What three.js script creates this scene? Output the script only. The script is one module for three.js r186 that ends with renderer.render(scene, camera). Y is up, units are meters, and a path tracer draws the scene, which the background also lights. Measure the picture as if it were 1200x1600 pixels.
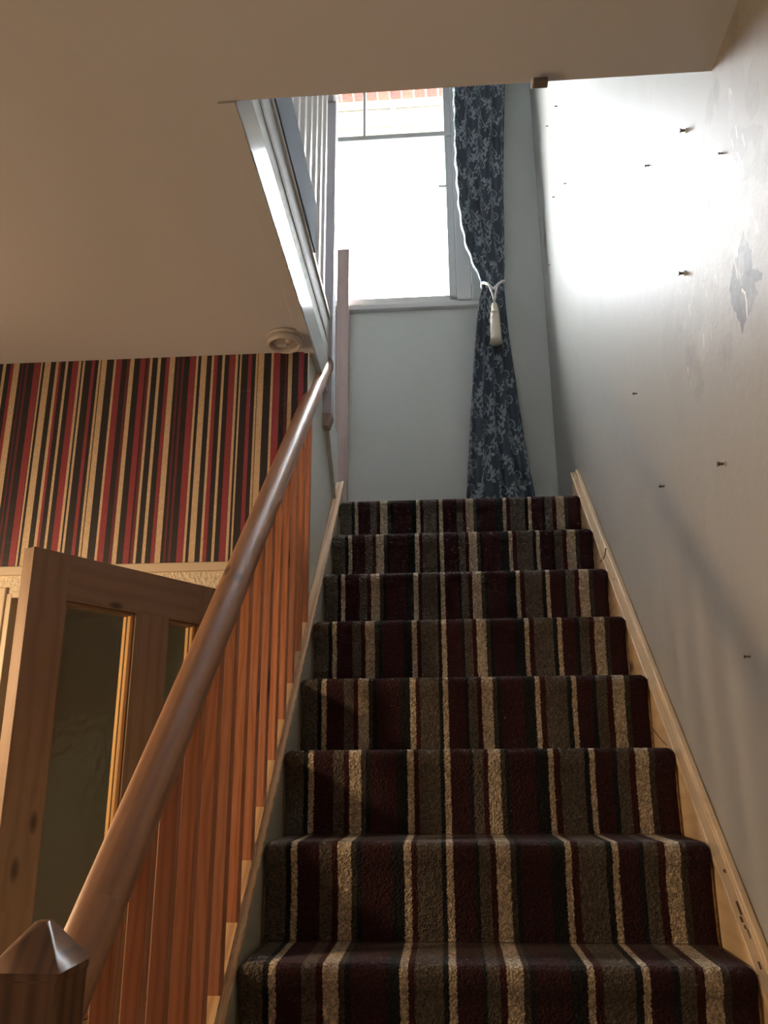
import * as THREE from 'three';
import { mergeGeometries } from 'three/addons/utils/BufferGeometryUtils.js';
import { RoundedBoxGeometry } from 'three/addons/geometries/RoundedBoxGeometry.js';

// ---------------------------------------------------------------- camera, sky, exposure
const scene = new THREE.Scene();
const camera = new THREE.PerspectiveCamera(2 * Math.atan(800 / 1294) * 180 / Math.PI, 0.75, 0.02, 200);
camera.rotation.order = 'YXZ';
camera.rotation.set(0.29993, 0.07236, -0.0057);
camera.position.set(0.40317, 1.51602, 1.69934);
scene.background = new THREE.Color().setRGB(0.93, 0.97, 1.0);      // bright overcast sky
scene.backgroundIntensity = 50;
const renderer = new THREE.WebGLRenderer({ antialias: true });
renderer.toneMapping = THREE.LinearToneMapping;
renderer.toneMappingExposure = 1.22;
renderer.shadowMap.enabled = true;

// ---------------------------------------------------------------- helpers
function rng(seed) { let a = seed >>> 0; return () => { a |= 0; a = a + 0x6D2B79F5 | 0; let t = Math.imul(a ^ a >>> 15, 1 | a); t = t + Math.imul(t ^ t >>> 7, 61 | t) ^ t; return ((t ^ t >>> 14) >>> 0) / 4294967296; }; }
const taken = {};
function numbered(n) { const k = taken[n] = (taken[n] ?? -1) + 1; return k ? n + '_' + String(k).padStart(3, '0') : n; }
function shade(o) { o.traverse((m) => { if (m.isMesh) { m.castShadow = true; m.receiveShadow = true; } }); return o; }
function mesh(name, geo, mat, parent) {
  const m = new THREE.Mesh(Array.isArray(geo) ? join(geo) : geo, mat);
  m.name = parent ? name : numbered(name); m.castShadow = m.receiveShadow = true;
  (parent ?? scene).add(m); return m;
}
function thing(name, label, category, pos = [0, 0, 0], group) {
  const g = new THREE.Group(); g.name = numbered(name); g.position.set(...pos); g.userData = { label, category };
  if (group) g.userData.group = group; scene.add(g); return g;
}
function structure(name, geo, mat, label) { const m = mesh(name, geo, mat); m.userData = { kind: 'structure' }; if (label) m.userData.label = label; return m; }
function sgroup(name, label) { const g = new THREE.Group(); g.name = name; g.userData = { kind: 'structure', label }; scene.add(g); return g; }
function join(list) { return mergeGeometries(list.map((g) => { const h = g.index ? g.toNonIndexed() : g; for (const k of Object.keys(h.attributes)) if (!['position', 'normal', 'uv'].includes(k)) h.deleteAttribute(k); return h; })); }
// uv in metres; v runs along axis `long` (0 x, 1 y, 2 z)
function metreUV(g, long = 1, shift = 0) {
  const h = g.index ? g.toNonIndexed() : g, p = h.attributes.position, n = h.attributes.normal, uv = new Float32Array(p.count * 2);
  for (let i = 0; i < p.count; i++) {
    const c = [p.getX(i), p.getY(i), p.getZ(i)], a = [Math.abs(n.getX(i)), Math.abs(n.getY(i)), Math.abs(n.getZ(i))];
    const d = a.indexOf(Math.max(...a)), rest = [0, 1, 2].filter((k) => k !== d);
    let v = rest.includes(long) ? long : rest[1], u = rest.find((k) => k !== v);
    uv[2 * i] = c[u] + shift; uv[2 * i + 1] = c[v] + shift * 0.7;
  }
  h.setAttribute('uv', new THREE.BufferAttribute(uv, 2)); return h;
}
function box(x0, x1, y0, y1, z0, z1, long = 1, shift = 0) {
  const g = new THREE.BoxGeometry(x1 - x0, y1 - y0, z1 - z0); g.translate((x0 + x1) / 2, (y0 + y1) / 2, (z0 + z1) / 2); return metreUV(g, long, shift);
}
function rbox(x0, x1, y0, y1, z0, z1, r = 0.002, long = 1, shift = 0) {
  const g = new RoundedBoxGeometry(x1 - x0, y1 - y0, z1 - z0, 1, r); g.translate((x0 + x1) / 2, (y0 + y1) / 2, (z0 + z1) / 2); return metreUV(g, long, shift);
}
// polygon given as [z, y], extruded over x
function extrudeX(pts, x0, x1, long = 2, bevel = 0) {
  const s = new THREE.Shape(pts.map(([z, y]) => new THREE.Vector2(-z, y)));
  const g = new THREE.ExtrudeGeometry(s, { depth: x1 - x0 - 2 * bevel, bevelEnabled: bevel > 0, bevelSize: bevel, bevelOffset: -bevel, bevelThickness: bevel, bevelSegments: 1 });
  g.translate(0, 0, bevel); g.rotateY(Math.PI / 2); g.translate(x0, 0, 0); return metreUV(g, long);
}
// polygon with holes in [x, y], extruded over z
function extrudeZ(pts, holes, z0, z1, long = 1) {
  const s = new THREE.Shape(pts.map((p) => new THREE.Vector2(...p)));
  for (const h of holes) s.holes.push(new THREE.Path(h.map((p) => new THREE.Vector2(...p))));
  const g = new THREE.ExtrudeGeometry(s, { depth: z1 - z0, bevelEnabled: false }); g.translate(0, 0, z0); return metreUV(g, long);
}
const rect = (x0, x1, y0, y1) => [[x0, y0], [x1, y0], [x1, y1], [x0, y1]];

// value noise on a lattice that repeats
function noise2(seed, n) {
  const r = rng(seed), t = new Float32Array(n * n).map(() => r());
  const s = (x) => x * x * (3 - 2 * x), at = (i, j) => t[((i % n + n) % n) + n * ((j % n + n) % n)];
  return (x, y) => { const i = Math.floor(x), j = Math.floor(y), a = s(x - i), b = s(y - j); return (at(i, j) * (1 - a) + at(i + 1, j) * a) * (1 - b) + (at(i, j + 1) * (1 - a) + at(i + 1, j + 1) * a) * b; };
}
function texture(w, h, fn, { srgb = false, repeat = [1, 1] } = {}) {
  const d = new Uint8Array(w * h * 4);
  for (let y = 0; y < h; y++) for (let x = 0; x < w; x++) { const c = fn(x, y), i = 4 * (x + w * y); for (let k = 0; k < 3; k++) d[i + k] = Math.max(0, Math.min(255, Math.round(c[k] * 255))); d[i + 3] = 255; }
  const t = new THREE.DataTexture(d, w, h); t.magFilter = THREE.LinearFilter; t.minFilter = THREE.LinearMipmapLinearFilter; t.generateMipmaps = true;
  t.wrapS = t.wrapT = THREE.RepeatWrapping; t.repeat.set(...repeat); if (srgb) t.colorSpace = THREE.SRGBColorSpace; t.needsUpdate = true; return t;
}
const mix = (a, b, t) => a.map((v, i) => v + (b[i] - v) * t);
const clamp = (x, a = 0, b = 1) => Math.max(a, Math.min(b, x));
// pine: grain along v, 0.4 m x 1.2 m a tile; colours are sRGB 0..1
function wood(seed, light, dark, knots = 5, lines = 26) {
  const A = noise2(seed, 16), B = noise2(seed + 1, 64), r = rng(seed + 2), W = 256, H = 768;
  const ks = Array.from({ length: knots }, () => [r(), r(), 0.012 + 0.016 * r()]);
  return texture(W, H, (x, y) => {
    const u = x / W, v = y / H; let w = u + 0.07 * A(u * 4, v * 4) + 0.02 * A(u * 8, v * 16), k = 0;
    for (const [a, b, q] of ks) { let du = Math.abs(u - a), dv = Math.abs(v - b); du = Math.min(du, 1 - du) * 0.4; dv = Math.min(dv, 1 - dv) * 0.5; const d = Math.hypot(du, dv) / q; w += 0.05 * Math.exp(-d * d * 0.5); k = Math.max(k, clamp(1.3 - d * 1.6)); }
    const ring = Math.pow(0.5 + 0.5 * Math.sin(w * lines * 6.283), 2.2), f = B(u * 64, v * 24);
    let c = mix(light, dark, clamp(0.62 * ring + 0.3 * (f - 0.4) + 0.25 * (A(u * 3 + 5, v * 2) - 0.5)));
    return mix(c, dark.map((q) => q * 0.45), k * 0.85);
  }, { srgb: true, repeat: [1 / 0.4, 1 / 1.2] });
}
const fine = noise2(77, 128), coarse = noise2(78, 16);
const lumps = texture(512, 512, (x, y) => { const v = 0.5 * coarse(x / 32, y / 32) + 0.3 * noiseMid(x / 12, y / 12) + 0.2 * fine(x / 4, y / 4); return [v, v, v]; }, { repeat: [1 / 0.6, 1 / 0.6] });
function noiseMid(x, y) { return fine(x * 0.999 + 3, y + 7); }
const chips = texture(512, 512, (x, y) => { let v = clamp((fine(x / 8, y / 8) - 0.5) * 3.2 + 0.4); return [v, v, v]; }, { repeat: [1 / 0.35, 1 / 0.35] });

const M = {};
const std = (o) => new THREE.MeshStandardMaterial(o), phy = (o) => new THREE.MeshPhysicalMaterial(o);
const lin = (r, g, b) => new THREE.Color().setRGB(r, g, b);
M.ceiling = std({ color: lin(0.68, 0.71, 0.78), roughness: 0.75, bumpMap: lumps, bumpScale: 0.0005 });
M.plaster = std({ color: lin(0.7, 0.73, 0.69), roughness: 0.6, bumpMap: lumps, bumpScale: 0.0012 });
M.upperPaint = std({ color: lin(0.6, 0.59, 0.6), roughness: 0.7 });
M.gloss = phy({ color: lin(0.66, 0.67, 0.65), roughness: 0.16, clearcoat: 0.6, clearcoatRoughness: 0.08 });
M.satin = phy({ color: lin(0.6, 0.62, 0.6), roughness: 0.7, specularIntensity: 0.4 });
M.newelPaint = std({ color: lin(0.56, 0.54, 0.57), roughness: 0.7 });
M.whitePaint = std({ color: lin(0.66, 0.64, 0.6), roughness: 0.35 });
M.frame = std({ color: lin(0.72, 0.72, 0.7), roughness: 0.35 });
M.slate = phy({ color: lin(0.16, 0.185, 0.22), roughness: 0.95, specularIntensity: 0.15 });
M.woodchip = std({ color: lin(0.7, 0.62, 0.47), roughness: 0.6, bumpMap: chips, bumpScale: 0.0018 });
M.cream = std({ color: lin(0.62, 0.52, 0.38), roughness: 0.5 });
M.railWood = phy({ map: wood(11, [0.68, 0.5, 0.37], [0.54, 0.37, 0.26], 9, 12), roughness: 0.42, clearcoat: 0.55, clearcoatRoughness: 0.28 });
M.pine = [1, 2, 3].map((k) => std({ map: wood(20 + 7 * k, [0.8 - 0.03 * k, 0.53 - 0.015 * k, 0.36], [0.64, 0.38, 0.24], 2 + k, 22 + 4 * k), roughness: 0.5 }));
M.palePine = std({ map: wood(50, [0.84, 0.7, 0.52], [0.66, 0.5, 0.33], 4, 14), roughness: 0.5 });
M.newelWood = phy({ map: wood(60, [0.5, 0.35, 0.23], [0.3, 0.19, 0.12], 2, 16), roughness: 0.4, clearcoat: 0.4, clearcoatRoughness: 0.25 });
M.mauveWood = std({ map: wood(64, [0.73, 0.65, 0.62], [0.67, 0.59, 0.56], 1, 7), roughness: 0.6 });
M.doorWood = std({ map: wood(70, [0.54, 0.45, 0.36], [0.47, 0.38, 0.295], 4, 9), roughness: 0.5 });
M.litBeadWood = std({ map: wood(75, [0.85, 0.66, 0.43], [0.68, 0.48, 0.28], 1, 10), roughness: 0.5 });  // door wood with lamp light painted in, paler than the other beads
M.creamPine = std({ map: wood(52, [0.86, 0.755, 0.6], [0.8, 0.68, 0.52], 2, 8), roughness: 0.45 });
M.stringPaint = std({ color: lin(0.5, 0.5, 0.42), roughness: 0.5 });
M.dark = std({ color: lin(0.02, 0.02, 0.02), roughness: 0.5 });
M.steel = std({ color: lin(0.17, 0.16, 0.14), roughness: 0.5, metalness: 0.2 });
M.plug = std({ color: lin(0.75, 0.75, 0.72), roughness: 0.5 });
M.plastic = std({ color: lin(0.62, 0.58, 0.56), roughness: 0.4 });
M.plasticGrey = std({ color: lin(0.42, 0.4, 0.4), roughness: 0.5 });
M.glass = phy({ color: 0xffffff, roughness: 0.0, transmission: 1, thickness: 0, ior: 1.5 });
M.obscure = phy({ color: lin(0.62, 0.66, 0.6), roughness: 0.1, transmission: 1, thickness: 0, ior: 1.5 });

// ---------------------------------------------------------------- dimensions
const RISE = 0.195, GO = 0.20291, Y0 = 1.17, SLOPE = RISE / GO, TH = Math.atan(SLOPE);
const XR = 0.985, XL = -0.035, CEIL = 2.89, UPPER = 3.21, TOP = 5.9, ZB = -2.25, ZW = -0.84, ZF = 3.2, XH = -2.1, ZO = 0.285, CW = 0.946, LAND = Y0 + 7 * RISE;
const pitch = (z) => Y0 - SLOPE * z;

// ---------------------------------------------------------------- the setting
structure('floor', box(XH, XR, -0.1, 0, ZB, ZF), std({ map: wood(90, [0.6, 0.57, 0.54], [0.5, 0.47, 0.44], 1, 12), roughness: 0.5 }), 'grey washed boarded hall floor');

// right wall: worn silk paint with a peeled patch, scraped strips and scratches
{
  const W = 2048, H = 2048, zA = ZF, zB = ZB, yB = 0, yT = TOP, c = document.createElement('canvas'); c.width = W; c.height = H;
  const g = c.getContext('2d'), X = (z) => (z - zB) / (zA - zB) * W, Y = (y) => (1 - (y - yB) / (yT - yB)) * H;
  g.fillStyle = 'rgb(164,163,157)'; g.fillRect(0, 0, W, H);
  const r = rng(5);
  for (let i = 0; i < 260; i++) { const x = X(-1.9 + 4 * r()), y = Y(1 + 4 * r()), s = 8 + 40 * r(), q = r(); g.fillStyle = q < 0.5 ? `rgba(147,147,141,${0.05 + 0.1 * r()})` : `rgba(180,179,173,${0.05 + 0.1 * r()})`; g.beginPath(); for (let k = 0; k < 14; k++) { const a = k / 14 * 6.283, d = s * (0.5 + 0.7 * r()); g[k ? 'lineTo' : 'moveTo'](x + d * Math.cos(a) * 0.8, y + d * Math.sin(a) * 1.7); } g.fill(); }
  const poly = (pts, col, jag = 0) => { g.fillStyle = col; g.beginPath(); pts.forEach(([z, y], i) => { const [z2, y2] = pts[(i + 1) % pts.length]; for (let k = 0; k < 5; k++) { const t = k / 5, px = X(z + (z2 - z) * t) + jag * (r() - 0.5), py = Y(y + (y2 - y) * t) + jag * (r() - 0.5); g[i || k ? 'lineTo' : 'moveTo'](px, py); } }); g.fill(); };
  poly([[0.334, 2.696], [0.482, 2.577], [0.449, 2.491], [0.357, 2.558], [0.32, 2.637]], 'rgba(150,146,138,0.4)', 6);
  poly([[-0.017, 2.876], [0.041, 2.804], [0.114, 2.713], [0.121, 2.688], [0.08, 2.716], [0.036, 2.761], [-0.011, 2.808], [-0.066, 2.88], [-0.051, 2.931], [-0.002, 2.895]], 'rgba(140,140,136,0.6)', 3);
  poly([[0.318, 2.48], [0.324, 2.452], [0.34, 2.419], [0.333, 2.391], [0.367, 2.359], [0.365, 2.346], [0.329, 2.36], [0.336, 2.338], [0.307, 2.324], [0.276, 2.32], [0.245, 2.305], [0.234, 2.342], [0.218, 2.377], [0.213, 2.419], [0.245, 2.449], [0.277, 2.462]], 'rgba(96,92,88,0.95)', 3);
  for (let i = 0; i < 90; i++) { const z = -0.12 + 0.6 * r(), y = 2.3 + 0.6 * r(), s = 0.01 + 0.035 * r(), n = 8, pts = []; for (let k = 0; k < n; k++) { const a = k / n * 6.283, d = s * (0.4 + 0.8 * r()); pts.push([z + d * Math.cos(a), y + 1.3 * d * Math.sin(a)]); } poly(pts, r() < 0.55 ? `rgba(142,139,132,${0.08 + 0.2 * r()})` : `rgba(188,186,180,${0.08 + 0.2 * r()})`, 4); }
  const line = (pts, col, w) => { g.strokeStyle = col; g.lineWidth = w; g.beginPath(); pts.forEach(([z, y], i) => g[i ? 'lineTo' : 'moveTo'](X(z), Y(y))); g.stroke(); };
  line([[0.345, 2.634], [0.349, 2.612], [0.333, 2.614], [0.321, 2.636]], 'rgb(236,234,228)', 1.3);
  line([[0.27, 2.384], [0.283, 2.368], [0.283, 2.348], [0.276, 2.32]], 'rgb(236,234,228)', 2);
  line([[0.255, 2.497], [0.275, 2.456]], 'rgb(232,230,224)', 3); line([[0.276, 2.504], [0.277, 2.462]], 'rgb(232,230,224)', 2);
  line([[0.307, 2.584], [0.31, 2.568], [0.282, 2.565]], 'rgb(230,228,222)', 3); line([[0.174, 2.667], [0.17, 2.643]], 'rgb(120,116,108)', 2.5);
  for (let i = 0; i < 40; i++) { const z = -0.1 + 0.5 * r(), y = 2.4 + 0.4 * r(); line([[z, y], [z + 0.01 * (r() - 0.5), y - 0.01 - 0.03 * r()]], `rgba(228,226,220,${0.3 + 0.4 * r()})`, 0.8 + r()); }
  for (let i = 0; i < 60; i++) { const z = -1.5 + 2.2 * r(), y = 1 + 2.6 * r(); line([[z, y], [z + 0.006 * (r() - 0.5), y - 0.004 - 0.016 * r()]], `rgba(140,136,126,${0.15 + 0.3 * r()})`, 0.8 + r()); }
  const t = new THREE.CanvasTexture(c); t.colorSpace = THREE.SRGBColorSpace;
  M.wallRight = phy({ map: t, roughness: 0.5, specularIntensity: 0.22, bumpMap: lumps, bumpScale: 0.0008 });
  const geo = new THREE.BoxGeometry(0.12, TOP, ZF - ZB); geo.translate(XR + 0.06, TOP / 2, (ZF + ZB) / 2);
  const q = geo.index ? geo.toNonIndexed() : geo, p = q.attributes.position, uv = new Float32Array(p.count * 2);
  for (let i = 0; i < p.count; i++) { uv[2 * i] = (p.getZ(i) - zB) / (zA - zB); uv[2 * i + 1] = p.getY(i) / TOP; }
  q.setAttribute('uv', new THREE.BufferAttribute(uv, 2));
  M.wallRight.bumpMap = lumps.clone(); M.wallRight.bumpMap.repeat.set(9, 9.8); M.wallRight.bumpMap.needsUpdate = true;
  structure('wall_right', q, M.wallRight, 'pale grey scuffed stairwell wall with peeling paint and screws');
}
// back wall with the landing window
const WX0 = -0.58, WX1 = 0.6, WY0 = 3.9, WY1 = 5.5;
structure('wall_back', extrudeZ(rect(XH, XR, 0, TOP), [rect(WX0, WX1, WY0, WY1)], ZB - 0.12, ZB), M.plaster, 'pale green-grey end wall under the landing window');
// hall wall with striped paper above a doorway
{
  const pxA = [0, 40, 80, 120, 160, 200, 240, 280, 320, 360, 400, 440, 480];
  const tab = { 665: [-1.109, -1.017, -0.926, -0.835, -0.744, -0.654, -0.565, -0.476, -0.387, -0.299, -0.211, -0.124, -0.037], 625: [-1.122, -1.029, -0.937, -0.845, -0.754, -0.663, -0.572, -0.482, -0.393, -0.304, -0.215, -0.127, -0.039], 595: [-1.132, -1.039, -0.946, -0.853, -0.761, -0.669, -0.578, -0.487, -0.397, -0.307, -0.218, -0.129, -0.041] };
  const X = (row, px) => { const i = Math.min(11, Math.floor(px / 40)), t = (px - pxA[i]) / 40; return tab[row][i] + (tab[row][i + 1] - tab[row][i]) * t; };
  const S = [];   // [x0, x1, colour]: r red, m maroon, c cream
  const add = (row, o, str) => str.split(' ').forEach((s) => { const [k, a, b] = s.split(','); S.push([X(row, o + a / 6), X(row, o + b / 6), k]); });
  add(665, 0, 'r,22,52 c,52,108 m,135,145 m,172,190 r,248,305 c,312,325 c,350,405 c,455,482 r,482,505 c,548,572 r,615,672 c,672,695 c,713,733 r,797,830 c,862,882 c,890,940 c,1010,1030 r,1030,1085 m,1135,1160');
  add(625, 190, 'c,50,88 r,145,195 m,208,230 c,235,258 c,310,338 r,388,418 c,422,472 m,500,515 m,540,562 r,615,670');
  add(595, 300, 'c,25,45 c,75,128 c,175,195 r,195,228 c,272,295 r,340,393 c,398,420 c,440,455 r,520,553 c,590,608 c,615,668 c,738,760 r,760,820 m,868,885 c,898,935 r,998,1045');
  const base = S.filter((s) => s[0] > -0.88 && s[0] < -0.32);
  for (const n of [1, 2]) for (const [a, b, k] of base) { const d = 0.56 * n; if (b - d < -1.105) S.push([a - d, b - d, k]); }
  const col = { r: [0.57, 0.24, 0.28], m: [0.42, 0.18, 0.22], c: [0.82, 0.73, 0.6], k: [0.165, 0.16, 0.175] };
  const x0 = XH, x1 = XL, W = 2048, H = 128, row = new Array(W).fill('k');
  for (const [a, b, k] of S) for (let i = Math.round((a - x0) / (x1 - x0) * W); i < (b - x0) / (x1 - x0) * W; i++) if (i >= 0 && i < W) row[i] = k;
  const map = texture(W, H, (x, y) => { const f = fine(x / 2, y / 2) - 0.5; return col[row[x]].map((v) => v * (1 + 0.16 * f)); }, { srgb: true });
  M.stripes = std({ map, roughness: 0.55, bumpMap: lumps, bumpScale: 0.0006 });
  const dy = 2.147;
  const g = extrudeZ(rect(x0, x1 - 0.005, dy, CEIL), [], ZW - 0.1, ZW), p = g.attributes.position, uv = g.attributes.uv;
  for (let i = 0; i < p.count; i++) uv.setXY(i, (p.getX(i) - x0) / (x1 - x0), p.getY(i) / 0.3);
  const w = sgroup('wall_middle', 'hall wall papered in black, red and cream stripes');
  mesh('striped_wallpaper', g, M.stripes, w);
  mesh('woodchip_wall', extrudeZ([[x0, 0], [-1.0, 0], [-1.0, 2.06], [-0.27, 2.06], [-0.27, 0], [XL - 0.005, 0], [XL - 0.005, 2.12], [x0, 2.12]], [], ZW - 0.1, ZW), M.woodchip, w);
  mesh('picture_rail', rbox(x0, XL - 0.005, 2.12, 2.149, ZW - 0.1, ZW + 0.016, 0.004, 0), M.cream, w).userData.label = 'cream rail under the striped paper';
  const tr = sgroup('trim_1', 'cream painted frame round the hall doorway');
  mesh('jamb', rbox(-1.005, -0.985, 0, 2.06, ZW - 0.1, ZW + 0.006, 0.002), M.cream, tr);
  mesh('jamb', rbox(-0.285, -0.265, 0, 2.06, ZW - 0.1, ZW + 0.006, 0.002), M.cream, tr);
  mesh('head', rbox(-0.985, -0.285, 2.047, 2.067, ZW - 0.1, ZW + 0.006, 0.002, 0), M.cream, tr);
  mesh('door_stop', rbox(-0.985, -0.965, 0, 2.047, ZW - 0.09, ZW - 0.05, 0.002), M.cream, tr);
  mesh('architrave', rbox(-1.06, -1.003, 0, 2.08, ZW, ZW + 0.014, 0.004), M.cream, tr);
}
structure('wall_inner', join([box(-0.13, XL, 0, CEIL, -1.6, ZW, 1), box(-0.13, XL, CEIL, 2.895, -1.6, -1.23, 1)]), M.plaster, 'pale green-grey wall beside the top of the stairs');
structure('wall_left', box(XH - 0.1, XH, 0, TOP, ZB, ZF), M.upperPaint, 'hall side wall');
structure('wall_front', box(XH, XR, 0, TOP, ZF, ZF + 0.1), M.upperPaint, 'hall front wall');
structure('wall_upper', box(XH, XR, UPPER, TOP, ZO, ZO + 0.1), M.upperPaint, 'upstairs landing wall');
structure('ceiling', join([box(XH, XR, CEIL, UPPER, ZO, ZF, 0), box(XH, XL + 0.005, CEIL, UPPER, -1.16, ZO, 0), box(XH, -0.13, CEIL, UPPER, -1.6, -1.16, 0)]), M.ceiling, 'pale plaster hall ceiling open above the stairs');
structure('ceiling_upper', box(XH, XR, TOP, TOP + 0.1, ZB, ZO + 0.1, 0), M.ceiling, 'upstairs ceiling');
{ // bead round the ceiling opening
  const tr = sgroup('trim_2', 'painted bead along the left edge of the ceiling opening');
  mesh('bead', rbox(XL - 0.02, XL + 0.02, CEIL - 0.006, CEIL, -1.15, ZO, 0.002, 2), M.ceiling, tr);
}
structure('wall_turn', join([0, 1, 2, 3].map((k) => box(-0.16 - 0.22 * (k + 1) - (k === 3 ? 1 : 0), -0.16 - 0.22 * k, LAND - 0.3, LAND + 0.17 * (k + 1), ZB, -1.6))), M.whitePaint, 'steps turning left off the half landing');
structure('floor_landing', box(-0.16, XR, LAND - 0.2, LAND - 0.012, ZB, -7 * GO - 0.03, 0), M.palePine, 'half landing floor');

// window
{
  const w = sgroup('window_1', 'white framed landing window with transom, overexposed by daylight'), z0 = ZB - 0.09, z1 = ZB - 0.03;
  mesh('frame', [rbox(WX1 - 0.08, WX1, WY0, WY1, z0, z1, 0.004), rbox(WX0, WX0 + 0.08, WY0, WY1, z0, z1, 0.004), rbox(WX0, WX1, WY1 - 0.03, WY1, z0, z1, 0.004, 0), rbox(WX0, WX1, WY0, WY0 + 0.05, z0, z1, 0.004, 0)], M.frame, w);
  const sash = mesh('sash', [rbox(0.478, 0.52, WY0 + 0.05, 5.04, z0 + 0.01, z1 - 0.01, 0.004), rbox(-0.5, -0.458, WY0 + 0.05, 5.04, z0 + 0.01, z1 - 0.01, 0.004), rbox(-0.5, 0.52, WY0 + 0.05, WY0 + 0.085, z0 + 0.01, z1 - 0.01, 0.004, 0)], M.frame, w);
  mesh('pane', box(-0.46, 0.48, WY0 + 0.08, 5.045, z0 + 0.028, z0 + 0.031), M.glass, sash);
  mesh('latch', rbox(0.435, 0.485, 4.675, 4.69, z1 - 0.012, z1 + 0.008, 0.003), M.plug, sash);
  mesh('transom', rbox(-0.5, 0.52, 5.038, 5.07, z0, z1, 0.004, 0), M.frame, w);
  const top = mesh('fanlight', [rbox(0.478, 0.52, 5.07, WY1 - 0.03, z0 + 0.01, z1 - 0.01, 0.004), rbox(-0.5, -0.458, 5.07, WY1 - 0.03, z0 + 0.01, z1 - 0.01, 0.004)], M.frame, w);
  mesh('glazing_bar', rbox(0.002, 0.019, 5.07, WY1 - 0.03, z0 + 0.015, z1 - 0.015, 0.003), M.frame, top);
  for (const [a, b] of [[-0.46, 0.003], [0.018, 0.48]]) mesh('pane', box(a, b, 5.065, WY1 - 0.028, z0 + 0.028, z0 + 0.031), M.glass, top);
  mesh('sill', rbox(WX0 - 0.03, WX1 + 0.05, WY0 - 0.028, WY0 + 0.004, ZB - 0.1, ZB + 0.035, 0.006, 0), M.frame, w);
}

// ---------------------------------------------------------------- outside
structure('ground', box(-30, 30, -0.3, -0.2, -60, ZB - 0.3), std({ color: lin(0.06, 0.06, 0.05), roughness: 0.9 }), 'paved ground outside the house');
{
  const t = thing('brick_lintel', 'red brick lintel above the outside of the landing window', 'lintel', [0, 0, 0]);
  const tones = [[0.2, 0.06, 0.04], [0.24, 0.08, 0.05], [0.17, 0.055, 0.04]].map((c) => std({ color: lin(...c), roughness: 0.9, bumpMap: chips, bumpScale: 0.002 }));
  const g = box(-0.0325, 0.0325, 0, 0.215, -0.1, 0), r = rng(8);
  mesh('mortar', box(-0.75, 0.78, 5.506, 5.72, -2.465, -2.372, 0), std({ color: lin(0.5, 0.46, 0.4), roughness: 0.9 }), t);
  for (let i = 0; i < 20; i++) { const b = mesh('brick', g, tones[i % 3 === 0 ? 2 : i % 2], t); b.position.set(-0.71 + 0.075 * i, 5.502 + 0.002 * r(), -2.372); }
  const s = thing('eave_soffit', 'cream boarded eave soffit seen through the top of the window', 'soffit', [0, 0, 0]);
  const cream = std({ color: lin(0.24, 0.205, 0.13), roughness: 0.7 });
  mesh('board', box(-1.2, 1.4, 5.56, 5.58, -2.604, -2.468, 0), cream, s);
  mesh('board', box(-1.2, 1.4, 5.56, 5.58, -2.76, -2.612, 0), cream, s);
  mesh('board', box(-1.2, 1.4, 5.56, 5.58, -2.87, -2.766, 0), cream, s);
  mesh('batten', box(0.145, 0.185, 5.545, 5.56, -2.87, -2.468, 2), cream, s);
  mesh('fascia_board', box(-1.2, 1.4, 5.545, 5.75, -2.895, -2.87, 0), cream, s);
  mesh('roof_slope', box(-1.2, 1.4, 5.75, 5.8, -2.9, -2.47, 0), M.slate, s);
}

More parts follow.
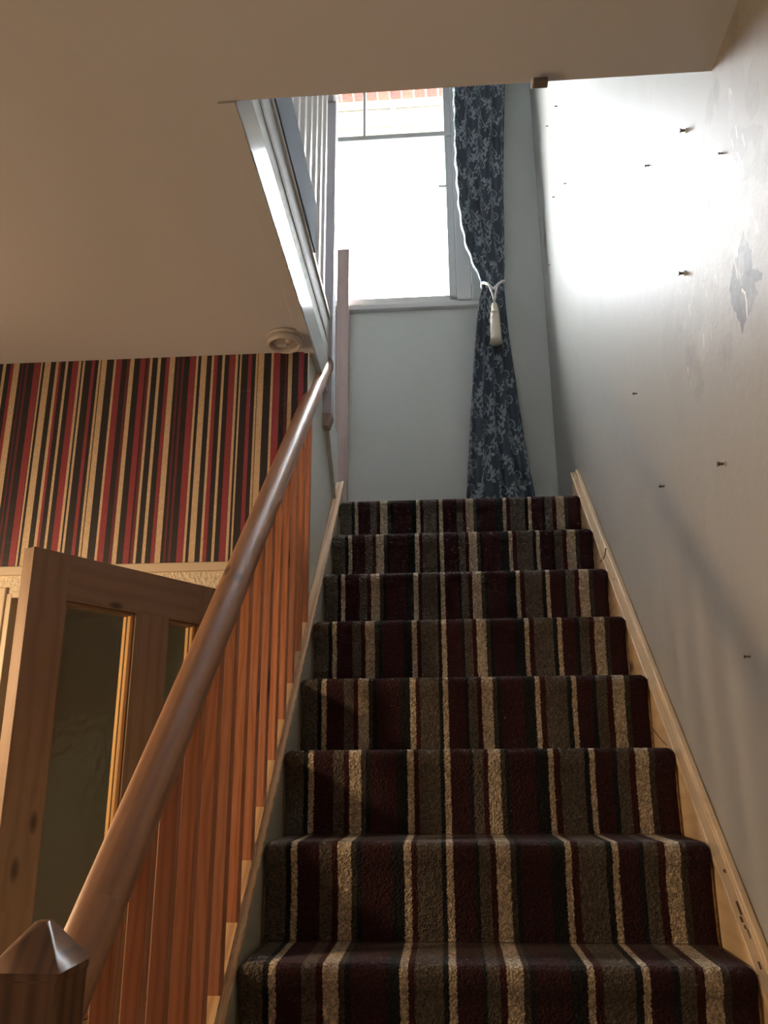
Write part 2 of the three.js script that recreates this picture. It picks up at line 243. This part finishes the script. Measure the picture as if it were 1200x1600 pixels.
// ---------------------------------------------------------------- staircase
{
  const t = thing('staircase', 'straight wooden staircase climbing to the half landing', 'staircase');
  for (let k = -5; k <= 6; k++) {
    const y = Y0 + k * RISE - 0.012, z = -k * GO - 0.014;
    mesh('tread', box(0, 0.95, y - 0.025, y, z - GO - 0.02, z, 0), M.palePine, t);
    mesh('riser', box(0, 0.95, y - RISE + 0.002, y - 0.026, z - 0.03, z - 0.012, 0), M.palePine, t);
  }
  mesh('riser', box(0, 0.95, LAND - RISE, LAND - 0.04, -7 * GO - 0.044, -7 * GO - 0.028, 0), M.palePine, t);
  // wall string on the right with a two-step moulded cap
  const run = (z0, z1, o0, o1) => [[z0, pitch(z0) + o0], [z0, pitch(z0) + o1], [z1, pitch(z1) + o1], [z1, pitch(z1) + o0]];
  const zt = -1.62, zb = 1.02;
  const rs = mesh('stair_string', extrudeX([...run(zb, zt, -0.32, -0.045)].map(([z, y]) => [z, Math.max(y, 0.01)]), 0.951, 0.983), M.creamPine, t); rs.userData.label = 'pale cream wall string on the right of the stairs';
  mesh('string_cap', [extrudeX(run(zb, zt, -0.047, -0.03), 0.947, 0.969, 2, 0.002), extrudeX(run(zb, zt, -0.047, -0.018), 0.9685, 0.984, 2, 0.003), extrudeX(run(zb, zt, -0.047, -0.024), 0.966, 0.97, 2)], M.creamPine, rs);
  const mk = rng(31);
  for (const [z, y, l] of [[-0.116, 0, 0.03], [-0.098, 0, 0.012], [-0.086, 0, 0.008], [-0.076, 0, 0.02], [-0.178, 0, 0.008], [-1.0, 0, 0.008], [-0.03, 0, 0.015]]) {
    const wd = 0.0008 + 0.0016 * mk(), g = box(-wd, wd, -0.0006, 0.0006, -l / 2, l / 2, 2); g.rotateX(TH); g.translate(0.957 + 0.004 * mk(), pitch(z) - 0.0295, z);
    mesh('dent', g, std({ color: lin(0.1, 0.05, 0.02), roughness: 0.9 }), rs);
  }
  // open string on the left with cap
  const ls = mesh('stair_string', [extrudeX(run(0.74, ZW + 0.002, -0.33, -0.03), -0.052, -0.006), extrudeX(run(ZW, -1.57, -0.33, -0.03), XL + 0.001, -0.006)], M.stringPaint, t); ls.userData.label = 'pale painted string under the balusters';
  mesh('string_cap', [extrudeX(run(0.74, ZW + 0.002, -0.031, -0.012), -0.058, -0.002, 2, 0.003), extrudeX(run(ZW, -1.57, -0.031, -0.012), XL + 0.001, -0.002, 2, 0.003), extrudeX(run(0.74, -1.57, -0.014, -0.008), -0.012, -0.002, 2, 0.0015)], M.palePine, ls);
  mesh('spandrel_panel', extrudeX([[0.74, 0.01], [0.74, pitch(0.74) - 0.33], [ZW + 0.002, pitch(ZW) - 0.33], [ZW + 0.002, 0.01]], -0.045, -0.02), M.cream, t);
}
// carpet, one section for each step
{
  const px1 = (z) => 340 + z / 2.727, px2 = (z) => 760 + z / 2.727, X = (p) => (p - 411) / 701;
  const S = [];
  const a = (f, s) => s.split(' ').forEach((q) => { const [k, x] = q.split(','); S.push([X(f(+x)), k]); });
  a(px1, 't,190 n,290 c,313 b,341 t,438 d,492 c,518 o,577 n,600 b,622 n,755 c,806 d,838 t,862 n,968 c,988 b,1018 n,1112');
  a(px2, 't,-17 d,32 c,56 o,116 n,140 b,160 n,288 c,348 d,375 t,405 n,521 c,546 b,573 n,655 t,678 d,736 c,766 o,830 b,858');
  const col = { t: [0.33, 0.3, 0.27], n: [0.06, 0.07, 0.085], c: [0.69, 0.64, 0.56], b: [0.185, 0.055, 0.085], d: [0.21, 0.055, 0.06], o: [0.24, 0.215, 0.19] };
  const W = 1024, H = 512, q = noise2(41, 256), q2 = noise2(42, 64);
  const tuft = (x, y) => 0.6 * q(x / 2.2, y / 2.2) + 0.4 * q(x / 5 + 31, y / 5);
  const map = texture(W, H, (x, y) => {
    const u = (x + 1.7 * (q(x / 2.5, y / 2.5) - 0.5) * 2 + 0.8 * (q2(x / 16, y / 16) - 0.5)) / W; let k = 't'; for (const [s, c] of S) if (u >= s) k = c; else break;
    const f = 0.62 + 0.76 * tuft(x, y); return col[k].map((v) => v * f);
  }, { srgb: true });
  const bump = texture(W, H, (x, y) => { const v = tuft(x, y); return [v, v, v]; });
  const cm = phy({ map, roughness: 1, bumpMap: bump, bumpScale: 0.005, sheen: 0.06, sheenRoughness: 0.7, sheenColor: lin(0.5, 0.45, 0.42) });
  const t = thing('stair_carpet', 'deep pile striped stair carpet in burgundy, black, taupe and cream', 'carpet');
  const prof = [];   // [z, y] relative to the nosing at 0, 0; from the back of the tread over the nosing to the riser's foot
  const last = [];
  const R = 0.02, OV = 0.016;
  for (const [zz] of [[-GO - OV - 0.002], [-GO * 0.8], [-GO * 0.6], [-GO * 0.4], [-GO * 0.2], [-R]]) prof.push([zz, -0.001]);
  for (let i = 1; i <= 7; i++) { const an = i / 7 * Math.PI / 2; prof.push([-R + R * Math.sin(an), -R + R * Math.cos(an)]); }
  prof.push([-0.001, -R - 0.012], [-0.004, -R - 0.022], [-0.009, -R - 0.032], [-0.013, -R - 0.045], [-OV, -0.1], [-OV, -0.14], [-OV, -RISE + 0.004], [-OV + 0.003, -RISE + 0.0005]);
  last.push([ZB + 7 * GO + 0.012, -0.001], [-0.7, -0.001], [-0.5, -0.001], [-0.3, -0.001], [-0.1, -0.001], ...prof.slice(5));
  const xs = [0, 0.003, 0.008, 0.016, 0.03, 0.24, 0.48, 0.72, CW - 0.03, CW - 0.016, CW - 0.008, CW - 0.003, CW], dip = (x) => { const d = Math.min(x, CW - x); return d < 0.016 ? 0.011 * Math.pow(1 - d / 0.016, 2) : 0; };
  const jr = rng(3);
  for (let k = -5; k <= 7; k++) {
    const P = k === 7 ? last : prof, n = P.length, N = P.map((p, i) => { const a = P[Math.max(0, i - 1)], b = P[Math.min(n - 1, i + 1)], dz = b[0] - a[0], dy = b[1] - a[1], L = Math.hypot(dz, dy); return [-dy / L, dz / L]; });
    const pos = [], uv = [], idx = []; let s = 0; const off = jr();
    for (let i = 0; i < n; i++) {
      if (i) s += Math.hypot(P[i][0] - P[i - 1][0], P[i][1] - P[i - 1][1]);
      for (const x of xs) { const d = dip(x); pos.push(x, P[i][1] - N[i][1] * d, P[i][0] - N[i][0] * d); uv.push(x / CW, off + s / 0.473); }
    }
    const m = xs.length;
    for (let i = 0; i < n - 1; i++) for (let j = 0; j < m - 1; j++) { const A = i * m + j; idx.push(A, A + m, A + 1, A + 1, A + m, A + m + 1); }
    const g = new THREE.BufferGeometry(); g.setAttribute('position', new THREE.Float32BufferAttribute(pos, 3)); g.setAttribute('uv', new THREE.Float32BufferAttribute(uv, 2)); g.setIndex(idx); g.computeVertexNormals();
    const c = mesh('carpet_step', g, cm, t); c.position.set(0, Y0 + k * RISE, -k * GO);
  }
}
// ---------------------------------------------------------------- lower banister
const RTH = Math.atan(0.932), railY = (z) => Y0 + 0.748 - 0.932 * z;
function sweptAlongSlope(shape, x, zTop, zBottom) {
  const len = (zBottom - zTop) / Math.cos(RTH), g = new THREE.ExtrudeGeometry(shape, { depth: len, bevelEnabled: false, curveSegments: 10 });
  // uv: around the profile by x, along by depth
  const h = g.index ? g.toNonIndexed() : g, p = h.attributes.position, uv = new Float32Array(p.count * 2);
  for (let i = 0; i < p.count; i++) { uv[2 * i] = Math.atan2(p.getY(i), p.getX(i)) * 0.03 + 0.2; uv[2 * i + 1] = p.getZ(i); }
  h.setAttribute('uv', new THREE.BufferAttribute(uv, 2));
  h.rotateX(RTH); h.translate(x, railY(zTop), zTop); return h;
}
{
  const t = thing('stair_banister', 'varnished pine banister along the open left side of the stairs', 'banister', [0, 0, 0]);
  const nx0 = -0.066, nx1 = 0.01, nz0 = 0.727, nz1 = 0.8;
  const np = mesh('newel_post', rbox(nx0, nx1, 0, 1.322, nz0, nz1, 0.004), M.newelWood, t);
  { const cx = (nx0 + nx1) / 2, cz = (nz0 + nz1) / 2, g = new THREE.CylinderGeometry(0.009, 0.056, 0.042, 4, 1); g.rotateY(Math.PI / 4); g.translate(cx, 1.343, cz);
    mesh('newel_cap', [metreUV(g), rbox(nx0 - 0.001, nx1 + 0.001, 1.312, 1.324, nz0 - 0.001, nz1 + 0.001, 0.003)], M.newelWood, np); }
  const s = new THREE.Shape(); s.moveTo(-0.0198, -0.0270); s.lineTo(0.0198, -0.0270); s.bezierCurveTo(0.0324, -0.0180, 0.0306, 0.0108, 0.0198, 0.0216); s.bezierCurveTo(0.0108, 0.0297, -0.0108, 0.0297, -0.0198, 0.0216); s.bezierCurveTo(-0.0306, 0.0108, -0.0324, -0.0180, -0.0198, -0.0270);
  const hr = mesh('handrail', sweptAlongSlope(s, -0.032, -1.149, nz0 + 0.004), M.railWood, t);
  const col = new THREE.TorusGeometry(0.036, 0.004, 8, 28); col.scale(1, 1.25, 1); col.translate(-0.032, railY(-1.149), -1.146); mesh('collar', metreUV(col), M.mauveWood, hr);
  let i = 0;
  for (let z = 0.049 + 5 * 0.1064; z > -0.82; z -= 0.1064, i++) {
    const y0 = pitch(z) - 0.011, y1 = railY(z) - 0.022, b = mesh('baluster', rbox(-0.0445, -0.0175, y0, y1, z - 0.027, z, 0.0025, 1, i * 0.137), M.pine[i % 3], t);
    if (z - 0.1064 > -0.82) mesh('fillet', extrudeX([[z - 0.027, pitch(z - 0.027) - 0.012], [z - 0.027, pitch(z - 0.027) + 0.004], [z - 0.1064, pitch(z - 0.1064) + 0.004], [z - 0.1064, pitch(z - 0.1064) - 0.012]], -0.044, -0.016), M.palePine, b);
  }
}
// ---------------------------------------------------------------- upper landing balustrade
{
  const t = thing('landing_balustrade', 'white painted landing balustrade with glossy fascia above the hall ceiling', 'balustrade', [0, 0, 0]);
  const zn = -1.15, x0 = XL + 0.006;
  const f = mesh('fascia', rbox(x0, -0.015, CEIL + 0.002, 3.02, zn - 0.02, ZO - 0.002, 0.002, 2), M.gloss, t); f.userData.label = 'glossy white lower fascia mirroring the window';
  mesh('upper_fascia', rbox(x0, -0.0155, 3.0195, 3.19, zn, ZO - 0.002, 0.002, 2), M.satin, t);
  mesh('moulding', [rbox(x0, -0.0125, 3.082, 3.094, zn, ZO - 0.002, 0.0015, 2), rbox(x0, -0.0135, 3.1, 3.108, zn, ZO - 0.002, 0.001, 2)], M.satin, t);
  mesh('capping', rbox(-0.07, -0.008, 3.19, 3.21, zn, ZO - 0.002, 0.004, 2), M.whitePaint, t);
  const g = rbox(-0.046, -0.014, 3.205, 4.25, -0.032, 0, 0.002);
  for (let k = 0; k < 11; k++) { const b = mesh('baluster', g, M.whitePaint, t); b.position.z = -0.985 + 0.115 * k; }
  mesh('handrail', rbox(-0.06, 0.0, 4.24, 4.29, zn, ZO - 0.002, 0.012, 2), M.whitePaint, t);
  const b = mesh('board', rbox(-0.013, -0.003, 3.205, 3.405, -0.73, ZO - 0.004, 0.002, 2), M.slate, t); b.userData.label = 'slate grey board against the balusters';
  const n = mesh('newel_post', rbox(-0.075, 0.0, 2.795, 4.5, zn - 0.075, zn, 0.004), M.newelPaint, t);
  const d = new THREE.CylinderGeometry(0.053, 0.036, 0.045, 4, 1); d.rotateY(Math.PI / 4); d.translate(-0.0375, 2.773, zn - 0.0375);
  mesh('pendant', metreUV(d), M.mauveWood, n);
}
{ // slim mouldings on the inner wall below the pendant
  const tr = sgroup('trim_3', 'slim moulding slanting down the wall below the newel pendant');
  const a = [2.79, -1.2], b = [2.545, -1.475], L = Math.hypot(a[0] - b[0], a[1] - b[1]), an = Math.atan2(b[1] - a[1], b[0] - a[0]);
  for (const [w, d] of [[0.012, 0.012], [0.006, 0.016]]) { const g = rbox(XL, XL + d, -L / 2, L / 2, -w / 2, w / 2, 0.002); g.rotateX(Math.atan2((b[1] - a[1]), (b[0] - a[0])) - Math.PI); g.translate(0, (a[0] + b[0]) / 2, (a[1] + b[1]) / 2 - (w > 0.01 ? 0.05 : 0)); mesh('moulding', g, M.whitePaint, tr); }
}
{ const p = mesh('wooden_post', rbox(-0.128, -0.062, LAND, 4.24, ZB + 0.012, ZB + 0.06, 0.004), M.mauveWood); p.userData = { label: 'dull pinkish wooden post left of the window wall', category: 'post' }; }

// ---------------------------------------------------------------- hall door, open
{
  const g = new THREE.Group(); g.name = 'door_1'; g.userData = { kind: 'structure', label: 'open stripped pine door with two obscured glass panes' }; scene.add(g);
  // local: x along the door from its free edge, y up, z towards the viewer; thickness behind z = 0
  g.position.set(-0.62, 0.012, -0.247); g.rotation.y = Math.atan2(0.86767, 0.49715);
  const T = 0.044, Hh = 2.043, Wd = 0.675, D = M.doorWood;
  mesh('stile', rbox(0, 0.109, 0, Hh, -T, 0, 0.0025, 1), D, g);
  mesh('stile', rbox(0.566, Wd, 0, Hh, -T, 0, 0.0025, 1, 0.3), D, g);
  mesh('top_rail', rbox(0.108, 0.567, 1.922, Hh, -T, -0.0005, 0.0025, 0, 0.6), D, g);
  mesh('middle_rail', rbox(0.108, 0.567, 0.75, 0.93, -T, -0.0005, 0.0025, 0, 0.9), D, g);
  mesh('bottom_rail', rbox(0.108, 0.567, 0, 0.2, -T, -0.0005, 0.0025, 0, 0.2), D, g);
  mesh('muntin', rbox(0.334, 0.455, 0.92, 1.925, -T, -0.0003, 0.0025, 1, 0.45), D, g);
  mesh('muntin', rbox(0.334, 0.455, 0.19, 0.76, -T, -0.0003, 0.0025, 1, 0.75), D, g);
  for (const [a, b] of [[0.109, 0.334], [0.455, 0.566]]) {
    const nx = Math.round((b - a) / 0.004), gp = new THREE.PlaneGeometry(b - a + 0.006, 1.0, nx, 250), gv = gp.attributes.position;
    for (let i = 0; i < gv.count; i++) gv.setZ(i, 0.0016 * (fine(gv.getX(i) * 70 + 40, gv.getY(i) * 70 + 90) - 0.5) + 0.001 * (fine(gv.getX(i) * 150 + 40, gv.getY(i) * 150 + 90) - 0.5));
    gp.computeVertexNormals(); gp.translate((a + b) / 2, 1.426, -0.024); mesh('glass_pane', gp, M.obscure, g);
    mesh('wood_panel', rbox(a - 0.004, b + 0.004, 0.19, 0.76, -0.03, -0.014, 0.002), D, g);
    for (const s of [[-0.022, -0.008], [-0.04, -0.026]]) {
      mesh('glazing_bead', rbox(b - 0.012, b, 0.93, 1.922, s[0], s[1], 0.003), M.litBeadWood, g);  // right-hand bead coloured as if lit by the hall lamp
      mesh('glazing_bead', rbox(a, a + 0.008, 0.93, 1.922, s[0], s[1], 0.003), D, g);
      mesh('glazing_bead', rbox(a, b, 1.912, 1.922, s[0], s[1], 0.003, 0), D, g);
      mesh('glazing_bead', rbox(a, b, 0.93, 0.94, s[0], s[1], 0.003, 0), D, g);
    }
  }
}
// ---------------------------------------------------------------- ceiling detector
{
  const t = thing('smoke_detector', 'round pinkish white detector on the hall ceiling by the striped wall', 'detector', [-0.1, CEIL, -0.728]);
  const lathe = (pts) => { const g = new THREE.LatheGeometry(pts.map((p) => new THREE.Vector2(...p)), 40); return metreUV(g); };
  mesh('base_plate', lathe([[0.001, 0], [0.058, 0], [0.062, -0.006], [0.06, -0.012], [0.05, -0.013], [0.001, -0.013]]), M.plastic, t);
  mesh('housing', lathe([[0.05, -0.012], [0.057, -0.018], [0.058, -0.03], [0.055, -0.036], [0.049, -0.037], [0.046, -0.032], [0.046, -0.02]]), M.plastic, t);
  mesh('sensor_face', lathe([[0.047, -0.025], [0.02, -0.024], [0.001, -0.024], [0.001, -0.02], [0.047, -0.02]]), M.plasticGrey, t);
  mesh('test_button', lathe([[0.001, -0.03], [0.009, -0.03], [0.011, -0.027], [0.011, -0.022], [0.001, -0.022]]), M.plastic, t).position.set(0.016, 0, 0.014);
  mesh('vent', box(-0.028, 0.004, -0.029, -0.023, -0.02, -0.012), M.plastic, t);
}
// ---------------------------------------------------------------- curtain
{
  const c = document.createElement('canvas'); c.width = 1024; c.height = 1024; const g = c.getContext('2d'), r = rng(19);
  g.fillStyle = 'rgb(60,68,78)'; g.fillRect(0, 0, 1024, 1024);
  for (let i = 0; i < 9000; i++) { g.fillStyle = r() < 0.5 ? 'rgba(30,36,43,0.5)' : 'rgba(60,68,76,0.4)'; g.fillRect(r() * 1024, r() * 1024, 1, 6); }
  const leaf = (l, w) => { g.beginPath(); g.moveTo(0, 0); g.bezierCurveTo(l * 0.2, -w, l * 0.7, -w, l, -w * 0.2); g.bezierCurveTo(l * 0.8, w * 0.2, l * 0.6, w * 0.1, l * 0.62, w * 0.5); g.bezierCurveTo(l * 0.4, w * 0.3, l * 0.2, w * 0.6, 0, 0); g.fill(); };
  const scroll = (x, y, a, s, flip) => {
    g.save(); g.translate(x, y); g.rotate(a); g.scale(s * flip, s); g.fillStyle = g.strokeStyle = 'rgb(150,158,165)'; g.lineCap = 'round';
    for (let k = 0; k <= 60; k++) { const t = k / 60 * 8.5, q = 46 * Math.exp(-t * 0.2), w = 11 * (1 - k / 75); g.beginPath(); g.arc(q * Math.cos(t) - 10, q * Math.sin(t), w * 0.6, 0, 6.3); g.fill(); }
    g.lineWidth = 9; g.beginPath(); g.moveTo(34, 0); g.bezierCurveTo(44, -60, 0, -96, -60, -96); g.stroke();
    for (const [px, py, b, l] of [[34, -4, -0.5, 58], [34, -26, -0.9, 54], [24, -52, -1.5, 52], [2, -76, -1.9, 56], [-24, -90, 2.4, 50], [-50, -96, -2.7, 60], [40, 8, 0.6, 52], [10, -60, 1.9, 40], [-40, -92, 1.6, 44]]) { g.save(); g.translate(px, py); g.rotate(b); leaf(l, 22); g.restore(); }
    g.restore();
  };
  for (let j = 0; j < 4; j++) for (let i = 0; i < 4; i++) for (const [ox, oy] of [[0, 0], [1024, 0], [-1024, 0], [0, 1024], [0, -1024]]) scroll(128 + 256 * i + ox, 128 + 256 * j + (i % 2) * 120 + oy, (i + j * 2) * 1.3, 1.3, (i + j) % 2 ? 1 : -1);
  for (let j = 0; j < 4; j++) for (let i = 0; i < 4; i++) for (const [ox, oy] of [[0, 0], [1024, 0], [-1024, 0], [0, 1024], [0, -1024]]) scroll(256 * i + ox + 20, 10 + 256 * j + (i % 2) * 120 + oy, 2 + (i * 2 + j) * 1.7, 0.85, (i + j) % 2 ? -1 : 1);
  const tex = new THREE.CanvasTexture(c); tex.colorSpace = THREE.SRGBColorSpace; tex.wrapS = tex.wrapT = THREE.RepeatWrapping; tex.repeat.set(1 / 0.55, 1 / 0.55);
  const mat = phy({ map: tex, roughness: 0.75, sheen: 0.3, sheenRoughness: 0.5, sheenColor: lin(0.4, 0.45, 0.5) });
  const Lt = [[5.66, 0.53], [5.28, 0.527], [4.8, 0.524], [4.555, 0.53], [4.4, 0.538], [4.225, 0.56], [4.1, 0.592], [4.02, 0.626], [3.94, 0.648], [3.87, 0.624], [3.7, 0.603], [3.53, 0.586], [3.21, 0.558], [2.786, 0.522], [2.55, 0.5]];
  const Rt = [[5.66, 0.85], [5.28, 0.839], [4.8, 0.81], [4.54, 0.797], [4.1, 0.785], [3.94, 0.772], [3.8, 0.778], [3.67, 0.784], [3.45, 0.802], [3.1, 0.828], [2.78, 0.866], [2.55, 0.88]];
  const at = (T, y) => { for (let i = 0; i < T.length - 1; i++) if (y <= T[i][0] && y >= T[i + 1][0]) { let t = (T[i][0] - y) / (T[i][0] - T[i + 1][0]); return T[i][1] + (T[i + 1][1] - T[i][1]) * t; } return T[y > T[0][0] ? 0 : T.length - 1][1]; };
  const nu = 90, nv = 150, pos = [], uv = [], idx = [], yT = 5.66, yB = 2.54, zc = ZB + 0.075;
  const surf = (side) => {
    const o = pos.length / 3;
    for (let j = 0; j <= nv; j++) { const y = yT + (yB - yT) * j / nv, a = at(Lt, y), b = at(Rt, y), tie = Math.exp(-Math.pow((y - 3.94) / 0.16, 2));
      for (let i = 0; i <= nu; i++) { const u = i / nu, ph = u * 6.283 * 4.5 + 0.5 * Math.sin(y * 2.1) * u; const amp = 0.024 * (1 - 0.55 * tie), drape = y > 3.94 ? 0.012 * Math.sin((y - 3.94) * 9 + u * 9) * Math.exp(-(y - 3.94) * 2.5) : 0.004 * Math.sin(y * 7 + u * 5);
        const sc = y > 4.05 ? 0.004 * Math.sin(y * 46) * Math.pow(1 - u, 6) : 0;
        pos.push(a + (b - a) * u + 0.006 * Math.cos(ph) + sc, y, zc + amp * Math.sin(ph) + drape + 0.03 * tie * Math.sin(u * Math.PI) + side * 0.0015); uv.push(u * 0.6, y); } }
    for (let j = 0; j < nv; j++) for (let i = 0; i < nu; i++) { const A = o + j * (nu + 1) + i, B = A + nu + 1; if (side > 0) idx.push(A, B, A + 1, A + 1, B, B + 1); else idx.push(A, A + 1, B, A + 1, B + 1, B); }
  };
  surf(1); surf(-1);
  const geo = new THREE.BufferGeometry(); geo.setAttribute('position', new THREE.Float32BufferAttribute(pos, 3)); geo.setAttribute('uv', new THREE.Float32BufferAttribute(uv, 2)); geo.setIndex(idx); geo.computeVertexNormals();
  const k = mesh('curtain', geo, mat); k.userData = { label: 'long slate blue damask curtain tied back at the window', category: 'curtain' };
  // tieback
  const t = thing('curtain_tieback', 'cream cord tieback with tassel round the blue curtain', 'tieback', [0.7, 3.86, ZB + 0.155]);
  const cordM = std({ color: lin(0.78, 0.76, 0.7), roughness: 0.8 }), tasM = std({ color: lin(0.72, 0.66, 0.52), roughness: 0.9 });
  const V = (x, y, z) => new THREE.Vector3(x, y, z);
  const band = new THREE.CatmullRomCurve3([V(-0.05, 0.1, -0.1), V(-0.048, 0.085, -0.03), V(-0.02, 0.045, 0.012), V(0.0, 0.02, 0.014), V(0.03, 0.05, 0.008), V(0.062, 0.09, -0.03), V(0.064, 0.1, -0.1)]);
  mesh('cord', metreUV(new THREE.TubeGeometry(band, 40, 0.0075, 8)), cordM, t);
  mesh('cord', metreUV(new THREE.TubeGeometry(new THREE.CatmullRomCurve3([V(-0.02, 0.04, 0.018), V(-0.006, -0.01, 0.02), V(0.002, -0.05, 0.016), V(0.004, -0.07, 0.012)]), 20, 0.005, 8)), cordM, t);
  mesh('cord', metreUV(new THREE.TubeGeometry(new THREE.CatmullRomCurve3([V(0.025, 0.045, 0.018), V(0.012, -0.01, 0.02), V(0.006, -0.05, 0.016), V(0.004, -0.07, 0.012)]), 20, 0.005, 8)), cordM, t);
  const ts = mesh('tassel', metreUV(new THREE.LatheGeometry([[0.002, 0], [0.012, -0.003], [0.017, -0.02], [0.018, -0.045], [0.022, -0.052], [0.021, -0.06], [0.024, -0.066], [0.026, -0.12], [0.029, -0.2], [0.031, -0.23], [0.001, -0.228]].map((p) => new THREE.Vector2(...p)), 28)), tasM, t); ts.position.set(0.004, -0.062, 0.01); ts.userData.label = 'cream tassel';
  const ring = new THREE.TorusGeometry(0.02, 0.0035, 8, 24); ring.rotateX(Math.PI / 2); ring.translate(0, -0.055, 0); mesh('binding', metreUV(ring), cordM, ts);
  // rail
  const rl = thing('curtain_rail', 'curtain rail above the landing window', 'curtain rail', [0, 0, 0]);
  mesh('rail', rbox(-0.75, 0.9, 5.66, 5.68, ZB + 0.065, ZB + 0.085, 0.004, 0), M.frame, rl);
  for (const x of [-0.6, 0.15, 0.8]) mesh('bracket', rbox(x, x + 0.02, 5.665, 5.69, ZB, ZB + 0.07, 0.003), M.frame, rl);
}
// ---------------------------------------------------------------- wall screws, bracket, splinters
{
  const list = [[0.108, 2.899, 2, 'big screw in a white plug near the ceiling corner'], [-0.196, 3.056, 1.5, 'dark screw at the right edge of the bright window glare'], [-0.023, 2.611, 2, 'large dark screw left of the peeled grey patch'], [-1.427, 4.409, 1.5, 'tiny dark screw high by the back corner, just below the ceiling bracket'], [-1.709, 4.552, 1.4, 'tiny dark screw nearest the back corner, second from the top'], [-1.366, 3.937, 1.5, 'tiny dark screw at the upper left of the bright glare'], [-1.684, 4.115, 1.5, 'tiny dark screw just above the bright glare, close to the corner'], [-1.971, 3.933, 1.3, 'tiny dark screw in the shaded edge left of the glare'], [0.281, 2.688, 1.2, 'small grey screw above the peeled grey patch'], [-0.568, 2.562, 1.4, 'dark screw below the bright glare, midway down the wall'], [0.068, 2.105, 2, 'large screw and plug at the right, below the peeled patch'], [-0.393, 2.214, 1.5, 'dark screw above the middle of the sloping wall string'], [0.057, 1.716, 1.3, 'lowest dark screw on the wall, beside the lower stairs']];
  for (const [z, y, s2, l] of list) {
    const s = s2 * 0.68;
    const t = thing('wall_screw', l, 'screw', [XR, y, z], 'screws left in the stairwell wall');
    const a = new THREE.CylinderGeometry(0.0022 * s, 0.0022 * s, 0.011 * s, 10); a.rotateZ(Math.PI / 2); a.translate(-0.0055 * s, 0, 0);
    mesh('shank', a, M.steel, t);
    const h = new THREE.CylinderGeometry(0.0042 * s, 0.0028 * s, 0.0025 * s, 12); h.rotateZ(Math.PI / 2); h.translate(-0.0115 * s, 0, 0); mesh('head', h, M.dark, t);
    if (s2 === 2) { const p = new THREE.CylinderGeometry(0.0042 * s, 0.0042 * s, 0.004 * s, 10); p.rotateZ(Math.PI / 2); p.translate(-0.002 * s, 0.001, -0.0015); mesh('plug', p, M.plug, t); }
  }
  const b = thing('ceiling_bracket', 'small grey metal bracket under the ceiling edge', 'bracket', [0.631, CEIL - 0.008, ZO + 0.012]);
  mesh('plate', rbox(-0.013, 0.017, -0.012, 0, -0.01, 0.01, 0.002), M.steel, b); mesh('flange', rbox(-0.017, -0.013, -0.012, 0, -0.01, 0.01, 0.0015), M.plug, b);
  const sp = mesh('splinter', metreUV(new THREE.TubeGeometry(new THREE.CatmullRomCurve3([new THREE.Vector3(0.945, 2.19, -1.12), new THREE.Vector3(0.952, 2.2, -1.085), new THREE.Vector3(0.957, 2.225, -1.07)]), 10, 0.002, 6)), M.dark); sp.userData = { label: 'dark twisted splinter on the right wall string', category: 'splinter' };
  const tw = mesh('thread', metreUV(new THREE.TubeGeometry(new THREE.CatmullRomCurve3([new THREE.Vector3(0.935, 1.565, -0.44), new THREE.Vector3(0.92, 1.585, -0.445), new THREE.Vector3(0.905, 1.61, -0.45)]), 10, 0.0012, 6)), M.steel); tw.userData = { label: 'thin grey thread at the right end of a carpeted step', category: 'thread' };
}
// ---------------------------------------------------------------- hall lamp (just outside the frame on the left)
{
  const t = thing('floor_lamp', 'floor lamp with a warm opal globe under a dark hood', 'lamp', [-1.55, 0, 0.3]), h = 1.85;
  mesh('base', new THREE.LatheGeometry([[0.001, 0], [0.13, 0], [0.13, 0.012], [0.03, 0.03], [0.012, 0.05]].map((p) => new THREE.Vector2(...p)), 32), M.steel, t);
  mesh('pole', new THREE.CylinderGeometry(0.011, 0.011, h - 0.15, 14).translate(0, (h - 0.15) / 2 + 0.03, 0), M.steel, t);
  mesh('holder', new THREE.CylinderGeometry(0.05, 0.025, 0.03, 24).translate(0, h - 0.11, 0), M.steel, t);
  mesh('globe', new THREE.SphereGeometry(0.11, 32, 20).translate(0, h, 0), std({ color: 0xffffff, emissive: lin(1, 0.62, 0.28), emissiveIntensity: 4, roughness: 0.4 }), t);
  mesh('hood', new THREE.LatheGeometry([[0.001, 0.2], [0.06, 0.19], [0.2, 0.07], [0.203, 0.066], [0.06, 0.182], [0.001, 0.19]].map((p) => new THREE.Vector2(p[0], p[1] + h)), 36), M.whitePaint, t);
  const L = new THREE.PointLight(lin(1, 0.68, 0.4), 5.2, 0, 2); L.position.set(0, h, 0); L.castShadow = true; L.shadow.radius = 5; t.add(L);
}
shade(scene);
renderer.render(scene, camera);
